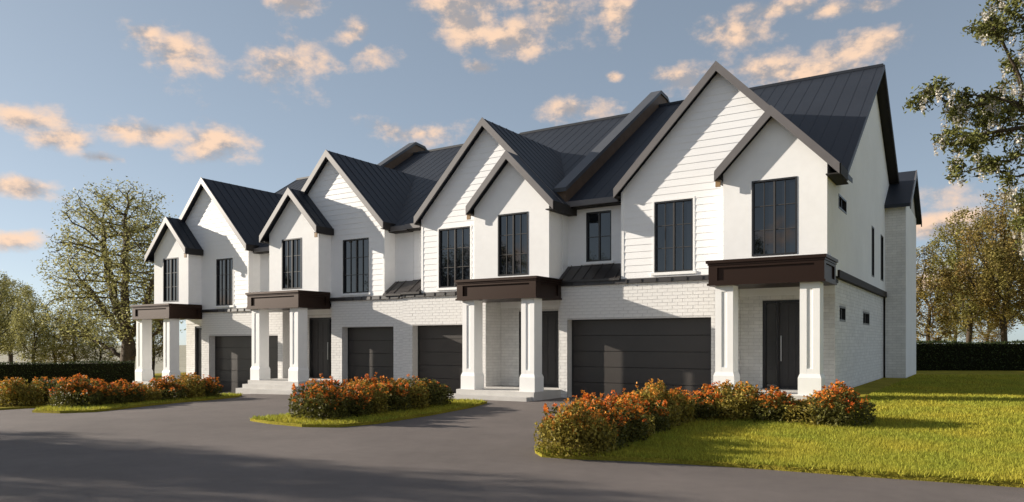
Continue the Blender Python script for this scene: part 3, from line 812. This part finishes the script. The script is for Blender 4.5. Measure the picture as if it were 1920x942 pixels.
def tube_mesh(name, nodes, par, tip_r, trunk_r, mat, sides=5):
    n = len(nodes); area = np.zeros(n); kids = np.zeros(n, int)
    for i in range(n - 1, 0, -1):
        if kids[i] == 0: area[i] = max(area[i], 1.0)
        area[par[i]] += area[i]; kids[par[i]] += 1
    rad = area ** 0.42; rad = tip_r + (rad - 1) / max(rad.max() - 1, 1e-6) * (trunk_r - tip_r)
    rad[0] = rad[0] * 1.35
    V, Q = [], []
    ang = np.arange(sides) * 2 * math.pi / sides
    for i in range(1, n):
        a, b = nodes[par[i]], nodes[i]; d = b - a; l = np.linalg.norm(d)
        if l < 1e-6: continue
        d = d / l; t = np.array([0, 0, 1.0]) if abs(d[2]) < 0.9 else np.array([1.0, 0, 0])
        u = np.cross(d, t); u /= np.linalg.norm(u); v = np.cross(d, u)
        ring = np.cos(ang)[:, None] * u + np.sin(ang)[:, None] * v
        ra = min(rad[par[i]], rad[i] * 1.5); o = len(V)
        V += list(a + ring * ra) + list(b + d * rad[i] * 0.3 + ring * rad[i])
        Q += [(o + k, o + (k + 1) % sides, o + sides + (k + 1) % sides, o + sides + k) for k in range(sides)]
    me = fast_mesh(name, np.array(V), np.array(Q), mat)
    me.polygons.foreach_set('use_smooth', [True] * len(me.polygons))
    return me, rad, kids

def make_tree(seed, trunk, blobs, n_attr, step, kill, infl, trunk_r, leaf_n, leaf_size, leaf_mat, spread, aspect=0.5, droop=0.0, tip_r=0.012, leafy_r=0.03, limbs=()):
    nodes, par = grow(seed, trunk, blobs, n_attr, step, kill, infl, limbs=limbs)
    tm, rad, kids = tube_mesh('trunk', nodes, par, tip_r, trunk_r, M['bark'])
    rng = np.random.default_rng(seed + 100)
    cand = np.where(rad < leafy_r)[0]; cand = cand[cand >= len(trunk)]
    wts = np.where(kids[cand] == 0, 2.0, 1.0) * rng.uniform(0.12, 1.0, len(cand)) ** 3; wts /= wts.sum()
    pick = rng.choice(cand, leaf_n, p=wts)
    # leaves along the twig and clustered about its end
    t = rng.uniform(0, 1, (leaf_n, 1)); pos = nodes[par[pick]] * (1 - t) + nodes[pick] * t
    off = rng.normal(size=(leaf_n, 3)) * spread; off[:, 2] -= np.abs(off[:, 2]) * droop * 0.6
    return tm, leaf_mesh('crown', pos + off, leaf_size, leaf_mat, rng, aspect, droop), nodes[cand[kids[cand] == 0]]

def place_tree(name, meshes, loc, rot, sc, label, group=None, extra=()):
    e = empty(name, loc); e.rotation_euler = (0, 0, rot); e.scale = (sc, sc, sc) if not isinstance(sc, tuple) else sc
    tag(e, label, 'tree', group)
    new_obj('trunk', meshes[0], e); new_obj('crown', meshes[1], e)
    for n, me in extra: new_obj(n, me, e)
    return e

# the big spreading tree at the left end: built round its own base
big = make_tree(11, [(0, 0, 0), (0.03, 0.05, 0.7), (0.1, 0.05, 1.4), (0.12, 0.1, 2.0), (0.1, 0.12, 2.6)],
    [(-0.8, 0, 7.6, 4.6, 3.6, 3.8), (-1.2, 0, 10.3, 3.2, 2.6, 2.2), (-3.9, 0.2, 6.8, 2.6, 2.4, 2.8), (-4.6, 0, 4.4, 2.4, 2.2, 1.9), (2.6, 0, 7.0, 2.2, 2.4, 3.0), (1.6, 0, 4.2, 2.4, 2.4, 1.5), (-2.0, 0, 3.6, 2.4, 2.0, 1.3)],
    3000, 0.33, 0.40, 2.2, 0.42, 23000, 0.15, M['leaf_olive'], 0.25, tip_r=0.010, leafy_r=0.06,
    limbs=((2, [(-1.2, 0, 2.1), (-2.7, 0.2, 2.5), (-4.4, 0.2, 3.1)]), (3, [(-1.0, 0.3, 3.2), (-2.6, 0.4, 4.6), (-4.4, 0.3, 6.2)]), (4, [(-0.6, 0, 4.4), (-1.6, 0, 6.6), (-2.2, 0, 9.0)]),
           (4, [(0.3, -0.2, 4.6), (0.3, -0.2, 7.0), (0.0, 0, 9.6)]), (4, [(1.2, 0, 3.9), (2.3, -0.1, 5.6), (3.2, 0, 7.4)]), (2, [(1.2, 0.2, 2.4), (2.6, 0.3, 3.4), (3.6, 0.2, 4.3)])))
p = at(236, 700, 50); p.z = base_z(p.x) - 0.1
place_tree('broad_tree', big, p, 0.0, (1.3, 1.2, 1.13), 'broad old tree with sparse olive spring leaves standing behind the hedge at the left')
small = make_tree(23, [(0, 0, 0), (0.02, 0.02, 0.8), (0.0, 0.06, 1.6), (-0.03, 0.05, 2.3)],
    [(0, 0, 5.2, 1.7, 1.7, 2.6), (0.5, 0.2, 3.6, 1.5, 1.5, 1.2), (-0.4, -0.2, 7.4, 1.0, 1.0, 1.3), (-0.9, 0.2, 4.4, 1.2, 1.2, 1.3), (0.1, 0.1, 2.5, 1.5, 1.5, 0.9)],
    1100, 0.22, 0.32, 1.3, 0.13, 10000, 0.14, M['leaf_autumn'], 0.17, tip_r=0.008, leafy_r=0.035)
wide = make_tree(31, [(0, 0, 0), (0.05, 0, 0.7), (0.02, 0.05, 1.5), (-0.05, 0.05, 2.2), (-0.1, 0.1, 2.9)],
    [(0, 0, 6.3, 2.6, 2.4, 2.6), (1.3, 0, 5.2, 1.8, 1.6, 1.6), (-1.4, 0.3, 5.0, 1.8, 1.7, 1.7), (0.3, 0, 8.4, 1.6, 1.6, 1.4), (0.2, 0.1, 3.3, 1.9, 1.9, 1.1)],
    1700, 0.24, 0.34, 1.4, 0.17, 19000, 0.14, M['leaf_autumn'], 0.18, tip_r=0.008, leafy_r=0.04)
def recolour(meshes, mat):
    c = meshes[1].copy(); c.materials.clear(); c.materials.append(mat); return (meshes[0], c)
small_olive, small_rust, wide_olive, wide_green = recolour(small, M['leaf_olive']), recolour(small, M['leaf_rust']), recolour(wide, M['leaf_olive']), recolour(wide, M['leaf_green'])
def on_ground(px, t, dz=-0.1):
    q = at(px, 700, t); q.z = (lawn_z(q.x, q.y) if q.x > -20 else base_z(q.x)) + dz; return q
G1, G2 = 'small trees behind the left hedge', 'autumn trees behind the right hedge'
for px, t, rot, sc, ms, lab in ((62, 56, 0.3, (0.9, 0.9, 0.86), small_olive, 'thin olive tree near the left edge of the picture behind the hedge'),
        (-15, 60, 2.1, (1.0, 1.0, 0.95), wide_olive, 'pale tree cut by the left edge of the picture'),
        (140, 66, 4.0, (1.1, 1.1, 0.8), small, 'low ochre tree between the thin olive tree and the broad old tree'),
        (188, 61, 1.3, (0.9, 0.9, 0.6), small_olive, 'low bushy tree just left of the trunk of the broad old tree'),
        (22, 70, 2.7, (1.2, 1.2, 0.95), wide_olive, 'wide olive tree behind the thin one near the left edge'),
        (104, 62, 3.6, (1.0, 1.0, 0.72), small, 'short ochre tree right behind the hedge left of the low ochre tree'),
        (287, 64, 5.0, (1.0, 1.0, 0.85), small, 'ochre tree seen between the columns of the farthest porch')):
    place_tree('hedgerow_tree', ms, on_ground(px, t), rot, sc, lab, G1)
for px, t, rot, sc, ms, lab in ((1742, 42, 0.5, (0.95, 0.95, 0.80), small_rust, 'small rust coloured tree next to the corner of the nearest house'),
        (1818, 46, 2.4, (1.0, 1.0, 1.0), wide, 'ochre autumn tree in the middle of the group behind the right hedge'),
        (1884, 41, 1.1, (1.0, 1.0, 1.02), recolour(wide, M['leaf_rust']), 'taller rust and green tree near the right edge of the picture'),
        (1945, 48, 3.3, (1.1, 1.1, 1.1), wide_olive, 'olive tree mostly beyond the right edge of the picture'),
        (1790, 58, 4.1, (1.0, 1.0, 0.85), small_olive, 'pale olive tree farther back between the autumn trees'),
        (1850, 60, 5.1, (1.0, 1.0, 0.75), small_rust, 'farther rust tree seen low between two autumn trunks')):
    place_tree('autumn_tree', ms, on_ground(px, t), rot, sc, lab, G2)

# the blossoming tree whose branches hang into the picture from the right
TB = Vector((14.55, -1.3, 0.3))
def rel(px, py, t): q = at(px, py, t) - TB; return tuple(q)
def bl(px, py, t, r1, r2): q = rel(px, py, t); return (q[0], q[1], q[2], r1, r1, r2)
over = make_tree(47, [(0, 0, 0), (0.05, 0, 1.0), (0.0, 0.05, 2.0), (-0.1, 0.0, 3.0), (-0.2, 0, 3.9), (-0.35, -0.05, 4.6)],
    [bl(1760, 180, 14.6, 0.55, 0.32), bl(1840, 215, 14.8, 0.75, 0.5), bl(1905, 190, 15, 0.8, 0.5), bl(1800, 265, 14.5, 0.55, 0.33), bl(1870, 285, 14.8, 0.7, 0.45), bl(1790, 320, 14.4, 0.3, 0.28),
     bl(1870, 45, 14.8, 0.6, 0.42), bl(1920, 20, 15, 0.8, 0.6), bl(1930, 110, 15, 0.6, 0.4), bl(1915, 350, 15, 0.55, 0.4), bl(1960, 420, 15.2, 0.7, 0.5), bl(1985, 250, 15.2, 0.8, 0.8), bl(2030, 60, 15.3, 1.1, 1.0), bl(2120, 300, 15.6, 1.4, 1.2), bl(2110, -60, 15.4, 1.5, 1.2)],
    2300, 0.14, 0.17, 1.0, 0.19, 36000, 0.10, M['leaf_green'], 0.075, aspect=0.42, droop=0.5, tip_r=0.006, leafy_r=0.02)
rng = np.random.default_rng(9)
tips = over[2]; sel = tips[rng.choice(len(tips), min(len(tips), 420), replace=False)]
bp = []
for q in sel:
    if rng.random() < 0.85:
        n = 46; ln = rng.uniform(0.16, 0.32)
        h = rng.uniform(0, 1, n); rr = 0.052 * (1 - 0.6 * h) + 0.006
        th_ = rng.uniform(0, 2 * math.pi, n)
        bp.append(np.stack([q[0] + np.cos(th_) * rr, q[1] + np.sin(th_) * rr, q[2] - 0.02 - h * ln], 1))
blossom = leaf_mesh('blossom', np.concatenate(bp), 0.046, M['blossom'], rng, 0.9)
place_tree('blossom_tree', over, TB, 0, 1.0, 'tree with hanging white blossom reaching in from the right edge of the picture', extra=(('blossom', blossom),))

# trees along the other side of the road, out of the picture: their shade lies on the asphalt and they show in the panes
G3 = 'trees across the road behind the camera'
for i, (x, y, rot, sc, ms) in enumerate(((-23, -20.7, 0.4, 0.95, wide_green), (-19.5, -21.0, 2.2, 0.95, wide_green), (-27, -22.9, 3.0, 1.1, wide_green), (-15.8, -20.2, 1.7, 0.9, wide_green),
                                         (-46, -28, 0.9, 1.1, wide_green), (-24, -44, 0.2, 1.1, big), (-8, -47, 1.9, 1.2, wide_green), (8, -44, 4.4, 1.0, wide_green), (24, -46, 5.2, 1.1, big), (-38, -50, 2.9, 1.2, wide_green))):
    place_tree('street_tree', ms, Vector((x, y, base_z(x) - 0.3)), rot, sc, 'roadside tree out of view across the road, number %d of the row from its shady end' % (i + 1) if False else
               ['leafy tree that shades the road from beyond the left edge', 'green roadside tree second to shade the road', 'farther green tree shading the road', 'low green roadside tree nearest the driveway entrance', 'farthest green tree beside the road',
                'broad tree across the road mirrored in the window panes', 'green tree across the road left of the camera', 'green tree across the road straight behind the camera', 'broad tree across the road right of the camera', 'farthest green tree across the road'][i], G3)

# hedges
def hedge(x0, y0, x1, y1, th, hgt, zb, label, seed, dens=330):
    rng = np.random.default_rng(seed)
    a = np.array([x0, y0]); b = np.array([x1, y1]); ln = np.linalg.norm(b - a); d = (b - a) / ln; nrm = np.array([-d[1], d[0]])
    e = empty('clipped_hedge', (x0, y0, zb)); tag(e, label, 'hedge')
    mb = MB(); q = 0.06
    c = [a + nrm * (th / 2 - q), a - nrm * (th / 2 - q), b - nrm * (th / 2 - q), b + nrm * (th / 2 - q)]
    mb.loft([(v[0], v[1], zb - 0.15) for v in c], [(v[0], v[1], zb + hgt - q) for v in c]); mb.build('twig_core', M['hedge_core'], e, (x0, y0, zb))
    n = int(ln * (2 * hgt + th) * dens)
    s_ = rng.uniform(0, ln, n); w = rng.uniform(0, 2 * hgt + th, n)
    side = np.where(w < hgt, -1, np.where(w > hgt + th, 1, 0))
    off = np.where(side == 0, w - hgt - th / 2, side * th / 2) + rng.normal(size=n) * 0.035
    zz = np.where(side == 0, hgt, np.where(side < 0, w, w - hgt - th)) + rng.normal(size=n) * 0.035 + 0.05 * np.sin(s_ * 1.3) * np.sin(s_ * 0.37) * (zz_mask(side))
    P_ = np.stack([d[0] * s_ + nrm[0] * off, d[1] * s_ + nrm[1] * off, np.maximum(zz, 0.0)], 1)
    new_obj('foliage', leaf_mesh('foliage', P_, 0.085, M['hedge'], rng, 0.6), e)
def zz_mask(side): return np.where(side == 0, 1.0, 0.3)
ha, hb = on_ground(1690, 35.5), on_ground(2060, 35.0)
hedge(ha.x, ha.y, hb.x, hb.y, 1.0, 1.36, lawn_z(ha.x, ha.y) - 0.02, 'dark clipped hedge behind the right lawn', 3)
ha, hb = on_ground(-60, 41), on_ground(252, 45)
hedge(ha.x, ha.y, hb.x, hb.y, 1.1, 1.66, base_z(ha.x) - 0.03, 'dark clipped hedge at the left end of the terrace', 4, 240)

# flowering shrubs
def shrub_mesh(seed, h, rx, ry, yellow, flowers):
    rng = np.random.default_rng(seed)
    # stems fan out from the base; leaves sit on rounded clumps of uneven height
    k = 15; clumps = []
    for i in range(k):
        a = rng.uniform(0, 2 * math.pi); r = math.sqrt(rng.uniform(0, 1)) * 0.75
        clumps.append((math.cos(a) * r * rx, math.sin(a) * r * ry, h * (rng.uniform(0.42, 0.82) - 0.18 * r), rng.uniform(0.16, 0.26)))
    pos = []
    for cx, cy, cz, r in clumps:
        n = 230; q = rng.normal(size=(n, 3)); q /= np.linalg.norm(q, axis=1)[:, None]; q *= rng.uniform(0.5, 1.08, (n, 1)) ** 0.6
        q[:, 2] *= 1.25
        pos.append(np.array([cx, cy, cz]) + q * r)
    n = 1500; a = rng.uniform(0, 2 * math.pi, n); r = rng.uniform(0.45, 1, n) ** 0.5
    pos.append(np.stack([np.cos(a) * r * rx * 0.98, np.sin(a) * r * ry * 0.98, rng.uniform(0.0, 0.62, n) * h], 1))
    pos = np.concatenate(pos); pos[:, 2] = np.maximum(pos[:, 2], 0.015)
    fol = leaf_mesh('foliage', pos, 0.062, M['shrub_y'] if yellow else M['shrub'], rng, 0.55, up=0.35)
    # stems
    mb = MB()
    for cx, cy, cz, r in clumps:
        w = 0.007; mb.loft([(cx * .2 - w, cy * .2 - w, -0.05), (cx * .2 + w, cy * .2 - w, -0.05), (cx * .2, cy * .2 + w, -0.05)], [(cx - w, cy - w, cz), (cx + w, cy - w, cz), (cx, cy + w, cz)])
    st = bpy.data.meshes.new('stems'); st.from_pydata(mb.v, [], mb.f); st.materials.append(M['bark'])
    fp = []
    top = pos[pos[:, 2] > h * 0.42]
    order = top[rng.choice(len(top), flowers, p=(top[:, 2] ** 2.2) / (top[:, 2] ** 2.2).sum())]
    for q in order:
        c = q + np.array([0, 0, rng.uniform(0.0, 0.085)])
        fp.append(c + rng.normal(size=(7, 3)) * 0.02)
    fl = leaf_mesh('flowers', np.concatenate(fp), 0.048, M['petal_y'] if yellow else M['petal'], rng, 0.75)
    return [('stems', st), ('foliage', fol), ('flowers', fl)]
SH = {'orange': [shrub_mesh(60 + i, 0.66, 0.82, 0.52, False, 210) for i in range(4)],
      'amber': [shrub_mesh(70 + i, 0.70, 0.82, 0.52, True, 110) for i in range(3)],
      'green': [shrub_mesh(80 + i, 0.72, 0.80, 0.52, False, 34) for i in range(2)]}
LOOK = {'orange': 'orange flowering shrub', 'amber': 'yellow-green shrub with amber flowers', 'green': 'mostly green shrub'}
ORD = ['first', 'second', 'third', 'fourth', 'fifth', 'sixth', 'seventh', 'eighth', 'ninth', 'tenth', 'eleventh', 'twelfth']
srnd = random.Random(77)
def bed(pts, kinds, where, group, sx=1.0, hz=1.0):
    for i, ((x, y, rot), k) in enumerate(zip(pts, kinds)):
        e = empty('flowering_shrub' if k != 'green' else 'leafy_shrub', (x, y, lawn_z(x, y) - 0.005)); e.rotation_euler = (0, 0, rot + srnd.uniform(-0.25, 0.25) + (math.pi if srnd.random() < 0.5 else 0))
        sc = srnd.uniform(0.88, 1.1); e.scale = (sc * sx, sc, sc * hz * srnd.uniform(0.84, 1.16))
        tag(e, '%s, %s %s' % (LOOK[k], ORD[i], where), 'shrub', group)
        for n, me in SH[k][srnd.randrange(len(SH[k]))]:
            c = new_obj(n, me, e)
            if n != 'stems': c['kind'] = 'stuff'
O_, A_, G_ = 'orange', 'amber', 'green'
ptsA = [(5.7, -10.2, 0.1), (5.5, -9.55, 0), (5.5, -8.8, 0), (5.45, -8.05, 0), (5.4, -7.3, 0), (5.35, -6.55, 0), (5.3, -5.8, 0)]
bed(ptsA, [A_, O_, O_, A_, O_, A_, A_], 'from the road beside the nearest driveway', 'shrubs along the right hand driveway', 0.85)
ptsB = [(5.2, -4.95, 1.57), (5.95, -4.75, 1.57), (6.65, -4.7, 1.57), (7.35, -4.72, 1.57), (8.0, -4.8, 1.57), (8.6, -4.9, 1.57)]
bed(ptsB, [O_, O_, A_, O_, A_, O_], 'from the left in the row before the nearest porch', 'shrubs before the nearest porch', 0.85, 0.88)
ptsC = [(-1.38, -8.75, 0), (-1.4, -8.1, 0), (-1.42, -7.4, 0), (-1.45, -6.7, 0), (-1.5, -6.0, 0), (-1.6, -5.3, 0), (-1.65, -4.7, 0)]
bed(ptsC, [O_, O_, A_, O_, A_, G_, G_], 'from the road on the middle island', 'shrubs on the middle island')
ptsD = [(-10.75, -9.15, 0), (-10.8, -8.45, 0), (-10.9, -7.7, 0), (-11.0, -7.0, 0), (-11.1, -6.25, 0), (-11.15, -5.5, 0), (-11.2, -4.8, 0)]
bed(ptsD, [O_, O_, O_, A_, O_, A_, O_], 'from the road on the far island', 'shrubs on the far island')
ptsE = [(-13.9, -9.3, 0), (-14.2, -8.5, 0), (-14.7, -7.7, 0.2), (-15.3, -6.9, 0.3), (-16.1, -6.3, 0.5), (-15.6, -9.2, 0), (-17.0, -8.6, 0)]
bed(ptsE, [A_, G_, G_, A_, G_, O_, O_], 'from the road in the bed at the left edge', 'shrubs at the left edge')

# grass blades
def grass(name, poly, n, label, seed, hgt=0.055, far=30.0, keep_out=()):
    rng = np.random.default_rng(seed)
    xs = [p[0] for p in poly]; ys = [p[1] for p in poly]
    got = []; have = 0
    zv = np.vectorize(lawn_z)
    while have < n:
        x = rng.uniform(max(min(xs), -25), min(max(xs), 26), 60000); y = rng.uniform(min(ys), min(max(ys), 20), 60000)
        dx, dy = x - CAMX, y - CAMY
        t = -math.sin(TH) * dx + math.cos(TH) * dy; lat = math.cos(TH) * dx + math.sin(TH) * dy
        ok = (t > 3) & (t < far); tt = np.maximum(t, 0.1)
        ok &= (np.abs(lat / tt) < 0.74) & (rng.random(60000) < np.minimum(1, (9.0 / tt) ** 2))
        ins = np.zeros(60000, bool)
        for i in range(len(poly)):
            (x0, y0), (x1, y1) = poly[i], poly[i - 1]
            if y0 == y1: continue
            ins ^= ((y0 > y) != (y1 > y)) & (x < (x1 - x0) * (y - y0) / (y1 - y0) + x0)
        ok &= ins
        for a, b, c, d in keep_out: ok &= ~((x > a) & (x < b) & (y > c) & (y < d))
        x, y, t = x[ok], y[ok], t[ok]
        got.append(np.stack([x, y, zv(x, y), t], 1)); have += len(x)
    P_ = np.concatenate(got)[:n]
    P_ = np.array(P_); P_ = np.repeat(P_, 3, axis=0); m = len(P_)
    P_[:, :2] += rng.normal(size=(m, 2)) * 0.018
    a = rng.uniform(0, 2 * math.pi, m); w = 0.0055 * np.maximum(1, P_[:, 3] / 11) * rng.uniform(0.7, 1.4, m)
    h = hgt * rng.uniform(0.5, 1.35, m); lean = rng.normal(size=(m, 2)) * 0.45
    B = P_[:, :3].copy(); B[:, 2] -= 0.008
    l = B.copy(); l[:, 0] -= np.cos(a) * w; l[:, 1] -= np.sin(a) * w
    r = B.copy(); r[:, 0] += np.cos(a) * w; r[:, 1] += np.sin(a) * w
    tp = B.copy(); tp[:, 0] += lean[:, 0] * h; tp[:, 1] += lean[:, 1] * h; tp[:, 2] += h + 0.008
    V = np.stack([l, r, tp], 1).reshape(-1, 3)
    o = new_obj(name, fast_mesh(name, V, np.arange(m * 3).reshape(-1, 3), M['grass'])); tag(o, label, 'grass', kind='stuff')
grass('lawn_grass', RL, 64000, 'short yellow-green grass of the lawn on the right', 1, keep_out=((-60, 8.4, -1.7, 60),))
grass('island_grass', CI, 5000, 'short grass on the middle island', 2, 0.06)
grass('island_grass', LI, 2500, 'short grass on the far island', 3, 0.06)
